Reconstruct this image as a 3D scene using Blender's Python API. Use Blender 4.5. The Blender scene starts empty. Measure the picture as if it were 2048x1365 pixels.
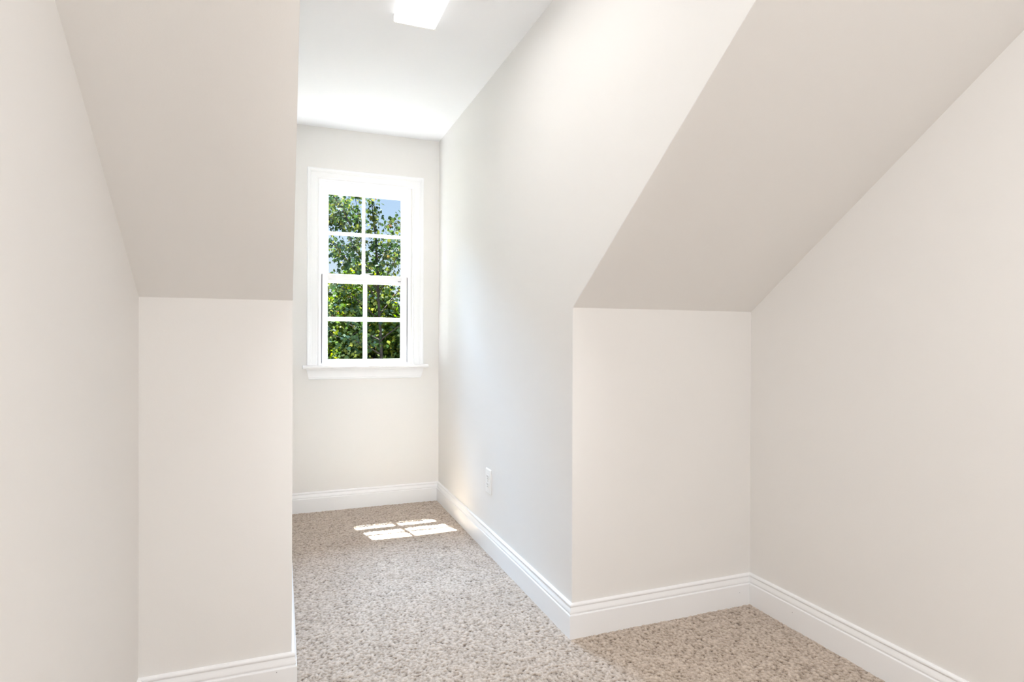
import bpy, bmesh, math, random
import numpy as np
from mathutils import Vector, Matrix

random.seed(7)
rng = np.random.default_rng(7)
scene = bpy.context.scene
COL = scene.collection

# ------------------------------------------------------------------ sizes (metres)
H = 1.09                       # eye height
XL, XDL, XDR, XR = -0.376, 0.0312, 0.989, 1.8105
YK, YE, YB = 1.9517, 3.9415, -3.0
ZB, ZK, ZC, M = 0.1275, 1.205, 2.418, 0.7204
T = 0.10                       # wall thickness
Y0 = YK - (ZC - ZK) / M        # where the slope meets the flat ceiling
WX0, WX1, WZ0, WZ1 = 0.219, 0.798, 0.92, 2.081     # window opening in the end wall

# ------------------------------------------------------------------ helpers
def mat(name, base, rough=0.6, spec=0.3, bump=None, var=None):
    m = bpy.data.materials.new(name); m.use_nodes = True
    nt = m.node_tree; b = nt.nodes['Principled BSDF']
    b.inputs['Base Color'].default_value = (*base, 1)
    b.inputs['Roughness'].default_value = rough
    b.inputs['Specular IOR Level'].default_value = spec
    tc = nt.nodes.new('ShaderNodeTexCoord')
    if var:
        sc, amt = var
        n = nt.nodes.new('ShaderNodeTexNoise'); n.inputs['Scale'].default_value = sc
        n.inputs['Detail'].default_value = 3
        nt.links.new(tc.outputs['Object'], n.inputs['Vector'])
        r = nt.nodes.new('ShaderNodeMapRange')
        r.inputs['To Min'].default_value = 1 - amt; r.inputs['To Max'].default_value = 1 + amt
        nt.links.new(n.outputs['Fac'], r.inputs['Value'])
        mx = nt.nodes.new('ShaderNodeVectorMath'); mx.operation = 'SCALE'
        mx.inputs[0].default_value = base
        nt.links.new(r.outputs['Result'], mx.inputs['Scale'])
        nt.links.new(mx.outputs['Vector'], b.inputs['Base Color'])
    if bump:
        sc, st = bump
        n = nt.nodes.new('ShaderNodeTexNoise'); n.inputs['Scale'].default_value = sc
        n.inputs['Detail'].default_value = 2
        nt.links.new(tc.outputs['Object'], n.inputs['Vector'])
        bp = nt.nodes.new('ShaderNodeBump'); bp.inputs['Strength'].default_value = st
        bp.inputs['Distance'].default_value = 0.002
        nt.links.new(n.outputs['Fac'], bp.inputs['Height'])
        nt.links.new(bp.outputs['Normal'], b.inputs['Normal'])
    return m

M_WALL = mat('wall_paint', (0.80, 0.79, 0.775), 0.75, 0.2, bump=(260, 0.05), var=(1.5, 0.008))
M_SLOPE = mat('wall_paint_lifted', (0.85, 0.845, 0.835), 0.8, 0.15, bump=(260, 0.05), var=(1.5, 0.008))  # wall paint lightened, standing in for light the slopes lack
M_CEIL = mat('ceiling_paint', (0.885, 0.895, 0.92), 0.9, 0.1, bump=(200, 0.05))
M_TRIM = mat('trim_gloss_paint', (0.875, 0.885, 0.90), 0.32, 0.45, var=(3, 0.006))
M_VINYL = mat('window_vinyl', (0.88, 0.88, 0.89), 0.35, 0.4, var=(5, 0.004))
M_GASKET = mat('grey_gasket', (0.22, 0.22, 0.24), 0.6, 0.3, var=(30, 0.05))
M_PLATE = mat('white_plastic', (0.86, 0.86, 0.85), 0.3, 0.5, var=(20, 0.005))
M_SLOT = mat('dark_slot', (0.12, 0.12, 0.12), 0.6, 0.2, var=(50, 0.05))
M_METAL = mat('screw_metal', (0.7, 0.7, 0.68), 0.35, 0.5, var=(80, 0.03))
M_HOUS = mat('white_enamel', (0.88, 0.88, 0.88), 0.35, 0.5, var=(10, 0.005))
M_BARK = mat('bark', (0.036, 0.029, 0.026), 0.9, 0.1, bump=(40, 0.6), var=(12, 0.3))
M_GRASS = mat('lawn_green', (0.07, 0.085, 0.04), 0.95, 0.1, bump=(30, 0.5), var=(4, 0.3))

def diffuser_mat():
    m = bpy.data.materials.new('lit_acrylic'); m.use_nodes = True
    nt = m.node_tree; b = nt.nodes['Principled BSDF']
    b.inputs['Base Color'].default_value = (0.9, 0.9, 0.9, 1)
    b.inputs['Roughness'].default_value = 0.3
    b.inputs['Emission Color'].default_value = (1.0, 0.99, 0.97, 1)
    tc = nt.nodes.new('ShaderNodeTexCoord')
    w = nt.nodes.new('ShaderNodeTexWave'); w.inputs['Scale'].default_value = 60
    w.bands_direction = 'X'
    nt.links.new(tc.outputs['Object'], w.inputs['Vector'])
    r = nt.nodes.new('ShaderNodeMapRange')
    r.inputs['To Min'].default_value = FIXTURE * 0.95; r.inputs['To Max'].default_value = FIXTURE * 1.05
    nt.links.new(w.outputs['Fac'], r.inputs['Value'])
    nt.links.new(r.outputs['Result'], b.inputs['Emission Strength'])
    return m

def glass_mat():
    m = bpy.data.materials.new('window_glass'); m.use_nodes = True
    nt = m.node_tree; nt.nodes.clear()
    out = nt.nodes.new('ShaderNodeOutputMaterial')
    tr = nt.nodes.new('ShaderNodeBsdfTransparent'); tr.inputs['Color'].default_value = (0.97, 0.985, 0.98, 1)
    gl = nt.nodes.new('ShaderNodeBsdfGlossy'); gl.inputs['Roughness'].default_value = 0.02
    fr = nt.nodes.new('ShaderNodeLayerWeight'); fr.inputs['Blend'].default_value = 0.25
    pw = nt.nodes.new('ShaderNodeMath'); pw.operation = 'POWER'; pw.inputs[1].default_value = 4
    mr = nt.nodes.new('ShaderNodeMapRange'); mr.inputs['To Min'].default_value = 0.002; mr.inputs['To Max'].default_value = 0.5
    mx = nt.nodes.new('ShaderNodeMixShader')
    nt.links.new(fr.outputs['Facing'], pw.inputs[0]); nt.links.new(pw.outputs[0], mr.inputs['Value'])
    nt.links.new(mr.outputs['Result'], mx.inputs['Fac'])
    nt.links.new(tr.outputs['BSDF'], mx.inputs[1]); nt.links.new(gl.outputs['BSDF'], mx.inputs[2])
    nt.links.new(mx.outputs['Shader'], out.inputs['Surface'])
    return m

def leaf_mat(name, c1, c2, c3, autumn=0.0):
    m = bpy.data.materials.new(name); m.use_nodes = True
    nt = m.node_tree; nt.nodes.clear()
    out = nt.nodes.new('ShaderNodeOutputMaterial')
    geo = nt.nodes.new('ShaderNodeNewGeometry')
    ramp = nt.nodes.new('ShaderNodeValToRGB')
    e = ramp.color_ramp.elements
    e[0].position = 0; e[0].color = (*c1, 1)
    e[1].position = 0.6; e[1].color = (*c2, 1)
    x = e.new(0.985 - autumn); x.color = (*c3, 1)
    if autumn:
        y = e.new(1.0 - autumn * 0.7); y.color = (0.26, 0.12, 0.045, 1)
    nt.links.new(geo.outputs['Random Per Island'], ramp.inputs['Fac'])
    d = nt.nodes.new('ShaderNodeBsdfDiffuse'); t = nt.nodes.new('ShaderNodeBsdfTranslucent')
    g = nt.nodes.new('ShaderNodeBsdfGlossy'); g.inputs['Roughness'].default_value = 0.6
    g.inputs['Color'].default_value = (0.9, 0.95, 1, 1)
    hs = nt.nodes.new('ShaderNodeHueSaturation'); hs.inputs['Hue'].default_value = 0.485
    hs.inputs['Value'].default_value = 1.35; hs.inputs['Saturation'].default_value = 1.1
    nt.links.new(ramp.outputs['Color'], d.inputs['Color'])
    nt.links.new(ramp.outputs['Color'], hs.inputs['Color'])
    nt.links.new(hs.outputs['Color'], t.inputs['Color'])
    a = nt.nodes.new('ShaderNodeMixShader'); a.inputs['Fac'].default_value = 0.45
    nt.links.new(d.outputs['BSDF'], a.inputs[1]); nt.links.new(t.outputs['BSDF'], a.inputs[2])
    b = nt.nodes.new('ShaderNodeMixShader'); b.inputs['Fac'].default_value = 0.015
    nt.links.new(a.outputs['Shader'], b.inputs[1]); nt.links.new(g.outputs['BSDF'], b.inputs[2])
    nt.links.new(b.outputs['Shader'], out.inputs['Surface'])
    return m

def carpet_mat():
    m = bpy.data.materials.new('cut_pile_carpet'); m.use_nodes = True
    nt = m.node_tree; b = nt.nodes['Principled BSDF']
    b.inputs['Roughness'].default_value = 1.0
    b.inputs['Specular IOR Level'].default_value = 0.0
    b.inputs['Sheen Weight'].default_value = 0.25
    b.inputs['Sheen Roughness'].default_value = 0.6
    b.inputs['Sheen Tint'].default_value = (0.9, 0.92, 1.0, 1)
    at = nt.nodes.new('ShaderNodeAttribute'); at.attribute_name = 'pile'
    ramp = nt.nodes.new('ShaderNodeValToRGB')
    e = ramp.color_ramp.elements
    e[0].position = 0.05; e[0].color = (0.10, 0.066, 0.045, 1)  # crevices between tufts: shade put into the colour
    e[1].position = 0.92; e[1].color = CARPET_HI
    x = e.new(0.42); x.color = CARPET_MID
    nt.links.new(at.outputs['Fac'], ramp.inputs['Fac'])
    tc = nt.nodes.new('ShaderNodeTexCoord')
    n = nt.nodes.new('ShaderNodeTexNoise'); n.inputs['Scale'].default_value = 5
    n.inputs['Detail'].default_value = 4
    nt.links.new(tc.outputs['Object'], n.inputs['Vector'])
    r = nt.nodes.new('ShaderNodeMapRange'); r.inputs['To Min'].default_value = 0.88; r.inputs['To Max'].default_value = 1.12
    nt.links.new(n.outputs['Fac'], r.inputs['Value'])
    mx = nt.nodes.new('ShaderNodeVectorMath'); mx.operation = 'SCALE'
    nt.links.new(ramp.outputs['Color'], mx.inputs[0]); nt.links.new(r.outputs['Result'], mx.inputs['Scale'])
    nt.links.new(mx.outputs['Vector'], b.inputs['Base Color'])
    return m

FIXTURE = 1.08
CARPET_HI = (0.63, 0.545, 0.465, 1)
CARPET_MID = (0.36, 0.29, 0.225, 1)
M_DIFF = diffuser_mat(); M_GLASS = glass_mat(); M_CARPET = carpet_mat()

def link(name, me, m, parent=None, kind=None):
    o = bpy.data.objects.new(name, me); COL.objects.link(o)
    if m: me.materials.append(m)
    if parent: o.parent = parent
    if kind: o['kind'] = kind
    return o

def obj(name, bm, m, parent=None, kind=None, bevel=0, smooth=False):
    bmesh.ops.recalc_face_normals(bm, faces=bm.faces)
    me = bpy.data.meshes.new(name); bm.to_mesh(me); bm.free()
    if smooth:
        for p in me.polygons: p.use_smooth = True
    o = link(name, me, m, parent, kind)
    if bevel:
        md = o.modifiers.new('bevel', 'BEVEL'); md.width = bevel; md.segments = 3
        md.limit_method = 'ANGLE'; md.angle_limit = math.radians(35)
    return o

def box(bm, x0, x1, y0, y1, z0, z1):
    vs = [bm.verts.new((x, y, z)) for x in (x0, x1) for y in (y0, y1) for z in (z0, z1)]
    for f in ((0, 1, 3, 2), (4, 6, 7, 5), (0, 4, 5, 1), (2, 3, 7, 6), (0, 2, 6, 4), (1, 5, 7, 3)):
        bm.faces.new([vs[i] for i in f])
    return bm

def prism(bm, pts, vec):
    """polygon pts (3D) extruded by vec"""
    a = [bm.verts.new(p) for p in pts]
    b = [bm.verts.new(Vector(p) + Vector(vec)) for p in pts]
    bm.faces.new(a); bm.faces.new(b[::-1])
    n = len(pts)
    for i in range(n):
        bm.faces.new((a[i], a[(i + 1) % n], b[(i + 1) % n], b[i]))
    return bm

def cyl(bm, c, axis, r, d, seg=20):
    axis = Vector(axis).normalized()
    q = Vector((0, 0, 1)).rotation_difference(axis).to_matrix().to_4x4()
    bmesh.ops.create_cone(bm, cap_ends=True, segments=seg, radius1=r, radius2=r, depth=d,
                          matrix=Matrix.Translation(c) @ q)
    return bm

def empty(name, loc):
    o = bpy.data.objects.new(name, None); COL.objects.link(o); o.location = loc
    o.empty_display_size = 0.1
    return o

def tag(o, label, cat, group=None):
    o['label'] = label; o['category'] = cat
    if group: o['group'] = group
    return o

def adopt(o, parent):
    """parent an object modelled in world coordinates"""
    o.parent = parent
    o.matrix_parent_inverse = Matrix.Translation(-parent_world(parent))
    return o

def parent_world(p):
    v = Vector(p.location)
    return v

# ------------------------------------------------------------------ room shell
e1 = 0.001
obj('wall_left', box(bmesh.new(), XL - T, XL, YB, YK + T, 0, ZC), M_WALL, kind='structure')
obj('wall_right', box(bmesh.new(), XR, XR + T, YB, YK + T, 0, ZC), M_WALL, kind='structure')
obj('wall_back', box(bmesh.new(), XL, XR, YB - T, YB, 0, ZC), M_WALL, kind='structure')
obj('wall_knee_left', box(bmesh.new(), XL, XDL - e1, YK, YK + T, 0, ZK), M_WALL, kind='structure')
obj('wall_knee_right', box(bmesh.new(), XDR + e1, XR, YK, YK + T, 0, ZK), M_WALL, kind='structure')
for side, x, d in (('left', XDL, -T), ('right', XDR, T)):
    pts = [(x, YK + e1, 0), (x, YE + T, 0), (x, YE + T, ZC), (x, Y0, ZC), (x, YK + e1, ZK + e1)]
    obj('wall_dormer_' + side, prism(bmesh.new(), pts, (d, 0, 0)), M_WALL, kind='structure')
for side, xa, xb in (('left', XL, XDL - e1), ('right', XDR + e1, XR)):
    pts = [(xa, YK, ZK), (xa, Y0, ZC), (xa, Y0 + 0.06, ZC + 0.08), (xa, YK + 0.06, ZK + 0.08)]
    obj('ceiling_slope_' + side, prism(bmesh.new(), pts, (xb - xa, 0, 0)), M_SLOPE, kind='structure')
obj('ceiling', box(bmesh.new(), XL - T, XR + T, YB - T, YE + T, ZC, ZC + T), M_CEIL, kind='structure')

# end wall with the window hole
bm = bmesh.new()
ya, yb = YE, YE + 0.068
box(bm, XDL, WX0, ya, yb, 0, ZC); box(bm, WX1, XDR, ya, yb, 0, ZC)
box(bm, WX0, WX1, ya, yb, 0, WZ0 - 0.005); box(bm, WX0, WX1, ya, yb, WZ1, ZC)
obj('wall_window', bm, M_WALL, kind='structure')

# ------------------------------------------------------------------ floor: cut pile carpet, real tufts
def make_floor():
    step = 0.0033
    x0, x1, y0, y1 = XL, XR, 0.85, YE
    nx = int((x1 - x0) / step) + 1; ny = int((y1 - y0) / step) + 1
    gx, gy = np.meshgrid(np.linspace(x0, x1, nx), np.linspace(y0, y1, ny))
    r1 = rng.random((ny, nx))
    def blur(a, k):
        for _ in range(k):
            a = (a + np.roll(a, 1, 0) + np.roll(a, -1, 0) + np.roll(a, 1, 1) + np.roll(a, -1, 1)) / 5
        return a
    def norm(a): return (a - a.mean()) / a.std()
    h = norm(blur(rng.random((ny, nx)), 1)) * 0.85 + norm(blur(rng.random((ny, nx)), 3)) * 0.2 + norm(r1) * 0.4
    pile = np.clip(0.62 + 0.19 * h - 0.16 * np.clip(-1.1 - h, 0, 2), 0, 1)
    z = 0.002 + np.clip(h, -2.2, 1.8) * 0.0015
    lo = norm(blur(rng.random((ny, nx)), 200)) * 0.0004
    z = z + lo
    jx = (rng.random((ny, nx)) - .5) * step * 0.7; jy = (rng.random((ny, nx)) - .5) * step * 0.7
    jx[:, 0] = jx[:, -1] = 0; jy[0] = jy[-1] = 0
    co = np.stack([gx + jx, gy + jy, z], -1).reshape(-1, 3)
    idx = np.arange(nx * ny).reshape(ny, nx)
    q = np.stack([idx[:-1, :-1], idx[:-1, 1:], idx[1:, 1:], idx[1:, :-1]], -1).reshape(-1, 4)
    # keep only the part inside the room and the dormer
    cx = gx[:-1, :-1].ravel(); cy = gy[:-1, :-1].ravel()
    keep = (cy < YK + 0.01) | ((cx > XDL - 0.005) & (cx < XDR + 0.005))
    q = q[keep]
    # coarse patch behind the camera
    base = len(co)
    co = np.vstack([co, [[x0, YB, 0], [x1, YB, 0], [x1, y0, 0], [x0, y0, 0]]])
    q = np.vstack([q, [[base, base + 1, base + 2, base + 3]]])
    me = bpy.data.meshes.new('floor')
    me.vertices.add(len(co)); me.vertices.foreach_set('co', co.astype(np.float32).ravel())
    me.loops.add(len(q) * 4); me.loops.foreach_set('vertex_index', q.astype(np.int32).ravel())
    me.polygons.add(len(q))
    me.polygons.foreach_set('loop_start', np.arange(0, len(q) * 4, 4, dtype=np.int32))
    me.polygons.foreach_set('loop_total', np.full(len(q), 4, dtype=np.int32))
    me.polygons.foreach_set('use_smooth', np.ones(len(q), dtype=bool))
    me.update(calc_edges=True)
    a = me.attributes.new('pile', 'FLOAT', 'POINT')
    pv = np.concatenate([pile.ravel(), np.full(4, 0.55)]).astype(np.float32)
    a.data.foreach_set('value', pv)
    return link('floor', me, M_CARPET, kind='structure')
make_floor()

# ------------------------------------------------------------------ baseboards (one mitred run per wall)
PROF = [(0, 0), (.0150, 0), (.0150, .0855), (.0142, .0872), (.0105, .0885), (.0098, .0905), (.0112, .0925),
        (.0125, .0950), (.0122, .0985), (.0108, .1035), (.0088, .1085), (.0074, .1120), (.0070, .1140),
        (.0082, .1155), (.0100, .1175), (.0104, .1205), (.0094, .1235), (.0070, .1258), (.0035, .1272), (0, .1275)]
chain = [(XL, YB), (XL, YK), (XDL, YK), (XDL, YE), (XDR, YE), (XDR, YK), (XR, YK), (XR, YB)]
names = ['left', 'knee_left', 'dormer_left', 'window', 'dormer_right', 'knee_right', 'right']
def nrm(a, b):
    d = Vector((b[0] - a[0], b[1] - a[1])).normalized()
    return Vector((d.y, -d.x))          # room side is to the right of the walking direction
BASE = {}
for i, nm in enumerate(names):
    a, b = Vector(chain[i]), Vector(chain[i + 1]); n = nrm(a, b)
    def off(p, j):                      # mitre direction at a chain corner
        if j < 0 or j >= len(names): return n
        return n + nrm(chain[j], chain[j + 1])
    na, nb = off(a, i - 1), off(b, i + 1)
    bm = bmesh.new(); ra = []; rb = []
    for d, z in PROF:
        pa = a + na * d if na is not n else a + n * d
        pb = b + nb * d if nb is not n else b + n * d
        ra.append(bm.verts.new((pa.x, pa.y, z))); rb.append(bm.verts.new((pb.x, pb.y, z)))
    k = len(PROF)
    for j in range(k):
        bm.faces.new((ra[j], ra[(j + 1) % k], rb[(j + 1) % k], rb[j]))
    bm.faces.new(ra); bm.faces.new(rb[::-1])
    BASE[nm] = obj('baseboard_' + nm, bm, M_TRIM, kind='structure')

def nail(pos, axis, parent):
    o = obj('nail_hole', cyl(bmesh.new(), Vector((0, 0, 0)), axis, 0.0011, 0.0004, 10), M_SLOT)
    o.location = pos; o.parent = parent
nail((XR - 0.0151, 1.716, 0.064), (1, 0, 0), BASE['right'])
nail((-0.012, YK - 0.0151, 0.079), (0, 1, 0), BASE['knee_left'])
nail((1.745, YK - 0.0151, 0.058), (0, 1, 0), BASE['knee_right'])

# ------------------------------------------------------------------ window
W = empty('window_1', ((WX0 + WX1) / 2, YE, WZ0)); W['kind'] = 'structure'
WL = Vector(W.location)
def wobj(name, bm, m, parent=None, bevel=0, smooth=False):
    o = obj(name, bm, m, bevel=bevel, smooth=smooth)
    if parent is None:
        o.parent = W; o.location = -WL
    else:
        o.parent = parent
    return o

# casing: stepped profile swept up, over and down with mitred top corners
CX0, CX1, CZ1 = 0.146, 0.881, 2.157
cw = 0.079 - 0.004
cprof = [(0, 0), (0, .011), (.002, .013), (.006, .0135), (.0095, .012), (.011, .0095), (.013, .0105), (.020, .0125),
         (.040, .0135), (.050, .0135), (.0515, .016), (.055, .017), (.058, .0165), (.060, .0185), (.066, .020),
         (.072, .020), (.0745, .018), (.075, 0)]
path = [(CX0 + cw, WZ0, -1, 0), (CX0 + cw, CZ1 - cw, -1, 1), (CX1 - cw, CZ1 - cw, 1, 1), (CX1 - cw, WZ0, 1, 0)]
bm = bmesh.new(); rings = []
for (x, z, dx, dz) in path:
    rings.append([bm.verts.new((x + dx * u, YE - t, z + dz * u)) for u, t in cprof])
for r0, r1 in zip(rings, rings[1:]):
    for j in range(len(cprof)):
        bm.faces.new((r0[j], r0[(j + 1) % len(cprof)], r1[(j + 1) % len(cprof)], r1[j]))
bm.faces.new(rings[0]); bm.faces.new(rings[-1][::-1])
wobj('window_casing', bm, M_TRIM)

# stool: rounded nose board
bm = bmesh.new()
nose = [(YE + 0.045, .899), (YE - .052, .899), (YE - .057, .9005), (YE - .0605, .905), (YE - .0615, .910),
        (YE - .0605, .915), (YE - .057, .9195), (YE - .052, .921), (YE + 0.045, .921)]
prism(bm, [(0.120, y, z) for y, z in nose], (0.787, 0, 0))
wobj('window_stool', bm, M_TRIM, bevel=0.003)
# apron: crown-like board, returned tapering ends
ap = [(0, .899), (.0195, .899), (.0195, .892), (.017, .884), (.0155, .870), (.0150, .850), (.0150, .842),
      (.0125, .8405), (.0125, .838), (.0150, .8365), (.0150, .833), (.0125, .831), (0, .831)]
bm = bmesh.new(); ra = []; rb = []
for d, z in ap:
    f = (0.899 - z) / 0.068
    ra.append(bm.verts.new((0.143 + 0.016 * f, YE - d, z))); rb.append(bm.verts.new((0.883 - 0.020 * f, YE - d, z)))
for j in range(len(ap)):
    bm.faces.new((ra[j], ra[(j + 1) % len(ap)], rb[(j + 1) % len(ap)], rb[j]))
bm.faces.new(ra); bm.faces.new(rb[::-1])
wobj('window_apron', bm, M_TRIM)

# jamb extension and vinyl frame
def frame_ring(bm, x0, x1, z0, z1, wl, wr, wb, wt, y0, y1):
    """rectangular ring: bars as butted boxes"""
    box(bm, x0, x0 + wl, y0, y1, z0, z1); box(bm, x1 - wr, x1, y0, y1, z0, z1)
    box(bm, x0 + wl, x1 - wr, y0, y1, z0, z0 + wb); box(bm, x0 + wl, x1 - wr, y0, y1, z1 - wt, z1)
bm = bmesh.new()
frame_ring(bm, WX0, WX1, WZ0 - .004, WZ1, .006, .006, .003, .006, YE - .004, YE + .05)
wobj('jamb_extension', bm, M_TRIM, bevel=.001)
LY, UY = YE + 0.022, YE + 0.050          # front faces of the lower and upper sash
bm = bmesh.new()
frame_ring(bm, WX0 + .004, WX1 - .004, WZ0 - .002, WZ1 - .004, .008, .012, .008, .022, YE + .012, YE + .078)
frame_ring(bm, WX0 + .012, WX1 - .016, WZ0 + .006, WZ1 - .026, .015, .009, .003, .010, YE + .022 + .028, YE + .078)
wobj('window_frame', bm, M_VINYL, bevel=.0015)

def sash(name, x0, x1, z0, z1, gx0, gx1, gz0, gz1, y, mx, mz, mw):
    d = 0.026
    root = empty(name, ((x0 + x1) / 2 - WL.x, y - WL.y, z0 - WL.z)); root.parent = W
    L = Vector(((x0 + x1) / 2, y, z0))
    def part(nm, bm, m, bevel=0):
        o = obj(nm, bm, m, bevel=bevel); o.parent = root; o.location = -L; return o
    bm = bmesh.new()
    frame_ring(bm, x0, x1, z0, z1, gx0 - x0 - .003, x1 - gx1 - .003, gz0 - z0 - .003, z1 - gz1 - .003, y, y + d)
    # sloped glazing bead around the glass
    frame_ring(bm, gx0 - .004, gx1 + .004, gz0 - .004, gz1 + .004, .004, .004, .004, .004, y + .006, y + d)
    part('sash_frame', bm, M_VINYL, .0018)
    bm = bmesh.new(); box(bm, gx0, gx1, y + .0115, y + .0155, gz0, gz1); part('glass_pane', bm, M_GLASS)
    for (a, b, c, e) in ((mx - mw / 2, mx + mw / 2, gz0, gz1),):
        bm = bmesh.new(); box(bm, a, b, y + .005, y + .011, c, e); part('muntin', bm, M_VINYL, .0015)
        bm = bmesh.new(); box(bm, a, b, y + .016, y + .0215, c, e); part('muntin', bm, M_VINYL, .0015)
    for (a, b) in ((gx0, mx - mw / 2), (mx + mw / 2, gx1)):
        bm = bmesh.new(); box(bm, a, b, y + .0053, y + .011, mz - mw / 2, mz + mw / 2); part('muntin', bm, M_VINYL, .0015)
        bm = bmesh.new(); box(bm, a, b, y + .016, y + .0212, mz - mw / 2, mz + mw / 2); part('muntin', bm, M_VINYL, .0015)
    return root, part
lower, lpart = sash('lower_sash', .239, .776, .928, 1.500, .273, .737, .955, 1.443, LY, .506, 1.213, .026)
upper, upart = sash('upper_sash', .243, .776, 1.462, 2.046, .279, .744, 1.500, 2.016, UY, .499, 1.765, .021)
# lift bead along the lower sash's top rail
bm = bmesh.new()
prism(bm, [(.275, LY, 1.4675), (.275, LY - .006, 1.466), (.275, LY - .007, 1.461), (.275, LY, 1.4555)], (.459, 0, 0))
lpart('rail_lip', bm, M_VINYL, .001)
for x in (.281, .716):                 # tilt latches
    bm = bmesh.new(); box(bm, x, x + .018, LY - .0085, LY - .0012, 1.461, 1.4675)
    lpart('tilt_latch', bm, M_GASKET if x > .5 else M_METAL, .001)
bm = bmesh.new()
box(bm, .2355, .2392, LY + .001, LY + .012, .935, 1.495)
box(bm, .7758, .7805, LY + .001, LY + .012, .935, 1.495)
lpart('side_gasket', bm, M_GASKET)
# sash lock on the meeting rail
bm = bmesh.new()
box(bm, .478, .536, LY + .003, LY + .024, 1.500, 1.505)
cyl(bm, Vector((.512, LY + .014, 1.5075)), (0, 0, 1), .011, .006)
lpart('sash_lock', bm, M_VINYL, .0015)
bm = bmesh.new(); prism(bm, [(.509, LY + .010, 1.5105), (.552, LY + .004, 1.5105), (.554, LY + .010, 1.5105), (.512, LY + .018, 1.5105)], (0, 0, .004))
lpart('lock_lever', bm, M_GASKET, .001)

# ------------------------------------------------------------------ duplex outlet on the dormer's right wall
OC = Vector((XDR, 2.886, 0.364))
out = empty('electrical_outlet', OC)
tag(out, 'white duplex electrical outlet on dormer side wall above the baseboard', 'outlet')
bm = bmesh.new()
def rrect(w, h, r, n=5):
    pts = []
    for cx, cz, a0 in ((w / 2 - r, h / 2 - r, 0), (-w / 2 + r, h / 2 - r, 90), (-w / 2 + r, -h / 2 + r, 180), (w / 2 - r, -h / 2 + r, 270)):
        for k in range(n + 1):
            a = math.radians(a0 + 90 * k / n); pts.append((cx + r * math.cos(a), cz + r * math.sin(a)))
    return pts
a = [bm.verts.new((0, y, z)) for y, z in rrect(.080, .124, .004)]
b = [bm.verts.new((-.0035, y, z)) for y, z in rrect(.079, .123, .004)]
c = [bm.verts.new((-.0062, y, z)) for y, z in rrect(.072, .116, .004)]
n = len(a)
for r0, r1 in ((a, b), (b, c)):
    for j in range(n): bm.faces.new((r0[j], r0[(j + 1) % n], r1[(j + 1) % n], r1[j]))
bm.faces.new(a); bm.faces.new(c[::-1])
obj('cover_plate', bm, M_PLATE, out)
for s in (1, -1):
    rec = obj('receptacle', prism(bmesh.new(), [(-.0055, y, z + s * .0195) for y, z in rrect(.034, .028, .011)], (-.0035, 0, 0)), M_PLATE, out, bevel=.0006)
    for dy, hh in ((.0065, .009), (-.0065, .0075)):
        bm = bmesh.new(); box(bm, -.0094, -.0088, dy - .0011, dy + .0011, s * .0195 + .001, s * .0195 + .001 + hh)
        obj('slot', bm, M_SLOT, rec)
    obj('slot', cyl(bmesh.new(), Vector((-.0091, 0, s * .0195 - .007)), (1, 0, 0), .0024, .0006, 14), M_SLOT, rec)
scr = obj('screw', cyl(bmesh.new(), Vector((-.0068, 0, 0)), (1, 0, 0), .0032, .0016, 16), M_METAL, out)

# ------------------------------------------------------------------ wraparound ceiling light
FX, FY1, FL, FW, FD = 0.511, 2.466, 1.24, 0.176, 0.037
fx = empty('ceiling_light', (FX, FY1, ZC))
tag(fx, 'long white wraparound fluorescent ceiling light, switched on, in the dormer ceiling', 'ceiling light')
bm = bmesh.new(); box(bm, -.066, .066, -FL + .006, -.006, -.016, -0.0002)
obj('housing', bm, M_HOUS, fx, bevel=.002)
dpf = [(-.084, -.006), (-.086, -.012), (-.086, -.030), (-.084, -.033), (-.080, -.0345), (0, -.035), (.080, -.0345), (.084, -.033), (.086, -.030), (.086, -.012), (.084, -.006),
       (.072, -.0175), (-.072, -.0175)]
prism_pts = [(x, -FL + .008, z) for x, z in dpf]
obj('diffuser', prism(bmesh.new(), prism_pts, (0, FL - .016, 0)), M_DIFF, fx)
epf = [(-.0875, -.0002), (-.088, -.031), (-.086, -.035), (-.081, -.0365), (0, -FD), (.081, -.0365), (.086, -.035), (.088, -.031), (.0875, -.0002)]
for y in (-.009, -FL):
    obj('end_cap', prism(bmesh.new(), [(x, y, z) for x, z in epf], (0, .009, 0)), M_HOUS, fx, bevel=.002)

# ------------------------------------------------------------------ trees outside
GZ = -3.3
def ipt(px, py, Y):
    """world point seen at pixel px,py at depth plane Y"""
    th = 0.3677; f = 1195.9
    r = (px - 1024) / f; u = (682.5 - py) / f
    X = r * math.cos(th) + math.sin(th); Yd = -r * math.sin(th) + math.cos(th)
    t = Y / Yd
    return np.array([X * t, Y, H + (u + 0.0035) * t])

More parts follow.
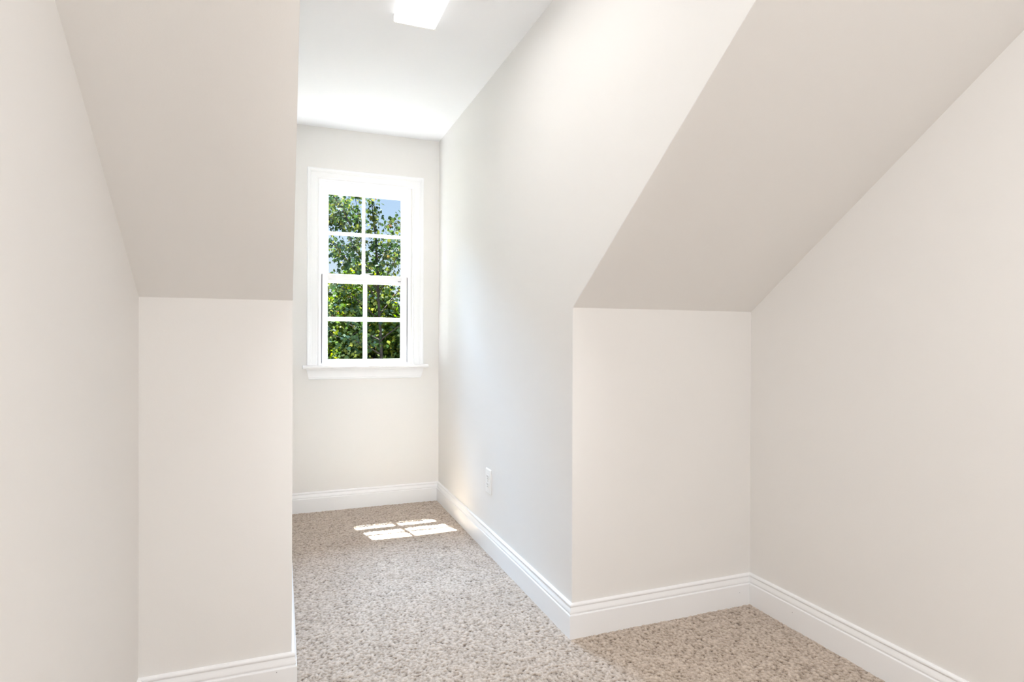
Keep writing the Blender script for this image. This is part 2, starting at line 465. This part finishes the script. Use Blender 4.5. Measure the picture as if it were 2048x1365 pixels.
LEAF = np.array([(0, 0, 0), (.34, .22, .03), (.50, .62, -.04), (.20, .62, .03), (0, 1.05, -.08), (-.20, .62, .03), (-.50, .62, -.04), (-.34, .22, .03)])
LFACE = [(0, 1, 3), (1, 2, 3), (0, 3, 5), (3, 4, 5), (0, 5, 7), (5, 6, 7)]
def leaf_mesh(name, centers, size, droop=0.6):
    n = len(centers)
    s = size * (0.6 + 0.7 * rng.random(n))
    # orientation: length axis mostly hanging down and outward, random roll
    az = rng.random(n) * 2 * np.pi
    el = -droop + 0.7 * rng.normal(size=n)
    d = np.stack([np.cos(az) * np.cos(el), np.sin(az) * np.cos(el), np.sin(el)], -1)
    up = rng.normal(size=(n, 3)) * 0.55 + np.array([0, 0, 1.0])
    sx = np.cross(d, up); sx /= np.linalg.norm(sx, axis=1)[:, None]
    nz = np.cross(sx, d)
    k = len(LEAF)
    L = LEAF[None, :, :] * s[:, None, None]
    co = centers[:, None, :] + L[:, :, 0:1] * sx[:, None, :] + L[:, :, 1:2] * d[:, None, :] + L[:, :, 2:3] * nz[:, None, :]
    co = co.reshape(-1, 3)
    F = np.array(LFACE)
    q = (F[None] + (np.arange(n) * k)[:, None, None]).reshape(-1, 3)
    me = bpy.data.meshes.new(name)
    me.vertices.add(len(co)); me.vertices.foreach_set('co', co.astype(np.float32).ravel())
    me.loops.add(len(q) * 3); me.loops.foreach_set('vertex_index', q.astype(np.int32).ravel())
    me.polygons.add(len(q))
    me.polygons.foreach_set('loop_start', np.arange(0, len(q) * 3, 3, dtype=np.int32))
    me.polygons.foreach_set('loop_total', np.full(len(q), 3, dtype=np.int32))
    me.update(calc_edges=True)
    return me

def tube(bm, pts, rad, seg=8):
    rings = []
    pts = [Vector(p) for p in pts]
    for i, p in enumerate(pts):
        t = (pts[min(i + 1, len(pts) - 1)] - pts[max(i - 1, 0)]).normalized()
        a = t.orthogonal().normalized(); b = t.cross(a)
        rings.append([bm.verts.new(p + (a * math.cos(2 * math.pi * k / seg) + b * math.sin(2 * math.pi * k / seg)) * rad[i]) for k in range(seg)])
    for r0, r1 in zip(rings, rings[1:]):
        # match ring starts to avoid twisting
        off = min(range(seg), key=lambda o: (r1[o].co - r0[0].co).length)
        for k in range(seg):
            bm.faces.new((r0[k], r0[(k + 1) % seg], r1[(k + 1 + off) % seg], r1[(k + off) % seg]))
    bm.faces.new(rings[0]); bm.faces.new(rings[-1][::-1])

def smooth_path(pts, n=14):
    P = np.array(pts, float); t = np.linspace(0, len(P) - 1, n)
    out = []
    for v in t:
        i = min(int(v), len(P) - 2); f = v - i
        p0 = P[max(i - 1, 0)]; p1 = P[i]; p2 = P[i + 1]; p3 = P[min(i + 2, len(P) - 1)]
        out.append(0.5 * ((2 * p1) + (-p0 + p2) * f + (2 * p0 - 5 * p1 + 4 * p2 - p3) * f * f + (-p0 + 3 * p1 - 3 * p2 + p3) * f ** 3))
    return np.array(out)

ML1 = leaf_mat('maple_leaf', (0.009, 0.024, 0.009), (0.033, 0.064, 0.016), (0.12, 0.135, 0.028), autumn=0.006)
ML2 = leaf_mat('hedge_leaf', (0.011, 0.032, 0.004), (0.052, 0.105, 0.008), (0.20, 0.23, 0.018), autumn=0.002)
ML3 = leaf_mat('dark_leaf', (0.010, 0.024, 0.010), (0.030, 0.052, 0.017), (0.075, 0.095, 0.028))

# --- young maple in front of the window
TY = 9.2
base = ipt(762, 720, TY); base = np.array([base[0] + .05, TY, GZ])
tree = empty('maple_tree', base.tolist())
tag(tree, 'young maple with slender trunk and open branches against the sky, nearest the window', 'tree', 'trees outside the window')
bm = bmesh.new()
def br(pts, r0, r1):
    P = smooth_path(pts) - base
    tube(bm, P, np.linspace(r0, r1, len(P)))
    return P
I = lambda x, y, dy=0: ipt(x, y, TY + dy)
trunk = [base, (base + I(763, 725)) / 2 + [0.03, 0, 0], I(763, 725), I(759, 650), I(755, 570), I(753, 530, .1), I(750, 480, .1), I(745, 440, .1), I(742, 405, .1)]
tp = br(trunk, .030, .005)
limbs = [
    ([I(757, 600), I(738, 560, -.1), I(718, 520, -.2), I(703, 495, -.3), I(690, 455, -.3), I(672, 415, -.4)], 220, .12),
    ([I(756, 590), I(735, 545, .2), I(724, 500, .2), I(718, 460, .2), I(712, 420, .3), I(708, 385, .3)], 190, .07),
    ([I(757, 615), I(730, 575, -.2), I(705, 545, -.4), I(680, 512, -.5), I(662, 495, -.6), I(640, 478, -.6)], 230, .10),
    ([I(755, 560), I(768, 520, .2), I(780, 490, .2), I(790, 465, .3), I(796, 450, .3)], 150, .11),
    ([I(756, 600), I(775, 560, -.2), I(790, 530, -.3), I(805, 505, -.3), I(822, 480, -.4)], 230, .16),
    ([I(700, 460, -.3), I(685, 430, -.5), I(665, 400, -.6), I(650, 375, -.6)], 230, .13),
    ([I(700, 490, -.3), I(680, 460, -.1), I(664, 452, 0), I(650, 448, 0)], 130, .07),
    ([I(758, 640), I(790, 600, .3), I(815, 570, .4), I(840, 540, .5)], 240, .22),
    ([I(758, 650), I(720, 615, -.4), I(690, 590, -.6), I(655, 570, -.7)], 240, .20),
    ([I(760, 690), I(720, 670, .4), I(680, 650, .6), I(640, 630, .8)], 260, .24),
    ([I(761, 690), I(800, 660, -.4), I(830, 640, -.5), I(870, 610, -.6)], 260, .24),
    ([I(762, 720), I(730, 700, -.5), I(700, 690, -.8), I(660, 680, -.9)], 260, .24),
]
C = []
def scatter(P, n, sp, base_w=0.25):
    t = np.clip(base_w + (1 - base_w) * rng.random(n), 0, 1) * (len(P) - 1)
    i = np.minimum(t.astype(int), len(P) - 2); f = (t - i)[:, None]
    c = P[i] * (1 - f) + P[i + 1] * f
    return c + rng.normal(size=(n, 3)) * sp
for pts, n, sp in limbs:
    P = br(pts, .011, .003)
    n = int(n * .58); sp *= .85
    C.append(scatter(P, n, sp))
    for _ in range(6):                               # side twigs
        k = random.randint(4, len(P) - 2); a0 = P[k]
        dirv = np.array([random.uniform(-1, 1), random.uniform(-1, 1), random.uniform(-.1, 1)]) * (.10 + sp)
        tw = [a0, a0 + dirv * .6, a0 + dirv + [0, 0, -.03]]
        tube(bm, tw, [.004, .003, .002], 5)
        C.append(scatter(np.array(tw), 14, .045, 0))
C.append(scatter(tp[-6:], 230, .055, 0)); C.append(scatter(tp[5:10], 160, .25, 0))
# drooping single leaves by the spire and the right
for (px, py) in ((781, 450), (776, 455), (765, 447), (795, 462), (770, 460), (760, 418), (757, 430), (733, 440), (737, 470)):
    C.append((I(px, py) - base)[None] + rng.normal(size=(3, 3)) * .02)
for (px, py, n, sp) in ((668, 405, 240, .12), (690, 435, 230, .13), (705, 455, 150, .10), (716, 400, 110, .06), (668, 440, 70, .08),
                        (690, 535, 130, .08), (672, 512, 110, .07), (700, 505, 90, .08), (790, 500, 120, .12), (780, 535, 260, .18),
                        (750, 545, 140, .12), (720, 535, 120, .12), (795, 520, 150, .12), (765, 500, 40, .08)):
    C.append((I(px, py) - base)[None] + rng.normal(size=(int(n * .42), 3)) * sp * .85)
obj('trunk', bm, M_BARK, tree)
C = np.vstack(C)
crown = link('crown', leaf_mesh('maple_crown', C, .058, .9), ML1, tree)

# --- dense trees behind: each its own trunk, boughs and crown
def bushy(x, y, top, rx, ry, n, size, m, label, kind='bushy_tree', bot=-1.4):
    root = empty(kind, (x, y, GZ))
    tag(root, label, 'tree', 'trees outside the window')
    bm = bmesh.new(); Ht = top - GZ
    pts = [(0, 0, 0), (.05, .03, Ht * .3), (-.04, .02, Ht * .6), (.02, 0, Ht * .86)]
    tube(bm, smooth_path(pts), np.linspace(.11, .02, 14))
    lobes = []
    zb = bot - GZ
    for k in range(26):
        u = rng.random(); z = zb + (Ht - zb) * (0.05 + 0.85 * u)
        w = (1 - .75 * max(0, (u - .35) / .65) ** 1.5)
        a = rng.random() * 6.283; rr = math.sqrt(rng.random()) * .8
        c = np.array([math.cos(a) * rx * rr * w, math.sin(a) * ry * rr * w, z])
        lobes.append((c, (.24 + .2 * rng.random()) * rx))
        if k < 14:
            s = np.array([0, 0, max(.5, z - .7)])
            tube(bm, smooth_path([s, (s + c) / 2 + [0, 0, -.1], c], 8), np.linspace(.03, .008, 8), 6)
    C = []
    for c, r in lobes:
        v = rng.normal(size=(n // 26, 3)); v /= np.linalg.norm(v, axis=1)[:, None]
        rad = r * (0.45 + 0.6 * rng.random(n // 26) ** .6)
        C.append(c + v * rad[:, None])
    obj('trunk', bm, M_BARK, root)
    link('crown', leaf_mesh('crown', np.vstack(C), size, .5), m, root)

bushy(1.50, 11.3, 2.55, 1.25, 1.05, 40000, .072, ML2, 'bright green bushy tree filling the lower panes behind the slender trunk')
bushy(0.45, 14.9, 2.8, 1.2, 1.0, 14000, .09, ML3, 'dark green bushy tree standing well back, at the left above the meeting rail')
bushy(3.35, 14.9, 3.0, 1.2, 1.0, 14000, .09, ML3, 'dark bushy tree standing well back, at the right edge of the panes')
bushy(2.05, 17.6, 2.8, 1.5, 1.2, 12000, .11, ML3, 'dark tree seen only through gaps between the other crowns, farthest of all')
bushy(-1.55, 11.5, 2.4, 1.15, 1.0, 9000, .10, ML3, 'dark green tree beyond the left edge of the window view')
bushy(4.65, 11.5, 2.6, 1.15, 1.0, 9000, .10, ML2, 'green tree beyond the right edge of the window view')

# the house roof falls away below the dormer window (shingles); out of view, added to bounce sun inside
M_ROOF = mat('grey_shingles', (0.44, 0.40, 0.37), 0.9, 0.1, bump=(60, .6), var=(25, .25))
bm = bmesh.new(); prism(bm, [(-4, YE + .09, .62), (-4, YE + 1.7, -.54), (-4, YE + 1.7, -.66), (-4, YE + .09, .50)], (9, 0, 0))
obj('roof', bm, M_ROOF, kind='structure')
bm = bmesh.new(); prism(bm, [(-30, YE + .5, GZ), (30, YE + .5, GZ), (30, 300, GZ), (-30, 300, GZ)], (0, 0, -.1))
obj('ground', bm, M_GRASS, kind='structure')

# ------------------------------------------------------------------ light
w = bpy.data.worlds.new('sky'); scene.world = w; w.use_nodes = True
nt = w.node_tree; bg = nt.nodes['Background']
tc = nt.nodes.new('ShaderNodeTexCoord'); sep = nt.nodes.new('ShaderNodeSeparateXYZ')
rp = nt.nodes.new('ShaderNodeValToRGB')
e = rp.color_ramp.elements
e[0].position = 0.0; e[0].color = (0.84, 0.93, 1.0, 1)
e[1].position = 0.75; e[1].color = (0.16, 0.34, 0.80, 1)
x = e.new(0.07); x.color = (0.76, 0.88, 1.0, 1)
x = e.new(0.20); x.color = (0.55, 0.74, 1.0, 1)
nt.links.new(tc.outputs['Generated'], sep.inputs[0]); nt.links.new(sep.outputs['Z'], rp.inputs['Fac'])
nt.links.new(rp.outputs['Color'], bg.inputs['Color']); bg.inputs['Strength'].default_value = 1.0

def light(name, kind, loc, target, energy, color, size=None, size_y=None, angle=None, spread=None):
    d = bpy.data.lights.new(name, kind); d.energy = energy; d.color = color
    if kind == 'AREA':
        d.shape = 'RECTANGLE'; d.size = size; d.size_y = size_y or size
        if spread: d.spread = math.radians(spread)
    if angle: d.angle = math.radians(angle)
    o = bpy.data.objects.new(name, d); COL.objects.link(o); o.location = loc
    dv = Vector(target) - Vector(loc)
    o.rotation_euler = dv.to_track_quat('-Z', 'Y').to_euler()
    return o
light('sun', 'SUN', (0, 12, 20), (0 + .25, 11, 20 - 2.7), 60.0, (1, .98, .95), angle=0.53)
light('sky_fill', 'AREA', (0.2, 7.6, 4.6), (0.55, 3.2, 0.6), 1700, (.46, .66, .93), 3.0, 1.8)  # area lamp added outside, out of view, boosting the sky's light
light('bounce_fill', 'AREA', (0.5, 5.3, -0.35), (0.5, 3.4, 2.2), 30, (1, 1, 1), 1.6, 1.2)  # added lamp below the window, imitating bounce up onto the ceiling
light('room_fill', 'AREA', (0.4, -0.6, 2.40), (0.4, -0.6, 0), 37, (1, 1, 1), 1.4, 1.4)  # invented overhead fill behind the camera, lifts the whole room
light('near_fill', 'AREA', (0.7, 0.0, 2.38), (0.7, 0.0, 0), 7.5, (1, .98, .97), .6, .3)  # made-up overhead fill, out of frame, brightens the nearer walls
light('dormer_fill', 'AREA', (0.22, -2.7, 1.15), (0.60, 3.94, 0.72), 0.6, (1, 1, .98), 0.28, 0.28, spread=14)  # added narrow beam, no real flash: brightens the lower end wall
light('dormer_fill', 'AREA', (0.22, -2.7, 1.15), (0.62, 3.94, 1.85), 0.92, (1, .985, .93), 0.28, 0.28, spread=14)  # second added beam, for the upper end wall
light('dormer_fill', 'AREA', (0.5, -2.7, 2.2), (0.5, 3.9, 0.0), 0.39, (1, 1, .98), .4, .3, spread=16)  # third added beam, down to the foot of the end wall
d = light('tube_light', 'AREA', (FX, FY1 - FL / 2, ZC - FD - .002), (FX, FY1 - FL / 2, 0), 4.5, (1, .99, .97), .13, 1.19)
d.rotation_euler = (0, 0, 0)

# ------------------------------------------------------------------ camera
cam = bpy.data.cameras.new('camera'); co = bpy.data.objects.new('camera', cam); COL.objects.link(co)
cam.sensor_width = 36; cam.lens = 1195.9 * 36 / 2048; cam.clip_start = 0.02; cam.clip_end = 600
th, pit, rol = 0.3677, -0.0035, -0.0036
R = Matrix.Rotation(-th, 4, 'Z') @ Matrix.Rotation(math.pi / 2 + pit, 4, 'X') @ Matrix.Rotation(-rol, 4, 'Z')
co.matrix_world = Matrix.Translation((0, 0, H)) @ R
scene.camera = co

scene.view_settings.view_transform = 'Standard'
scene.view_settings.look = 'None'
scene.view_settings.exposure = 0.0
scene.cycles.use_denoising = True
scene.cycles.max_bounces = 16
scene.cycles.diffuse_bounces = 10
scene.cycles.transparent_max_bounces = 16
scene.cycles.sample_clamp_indirect = 0
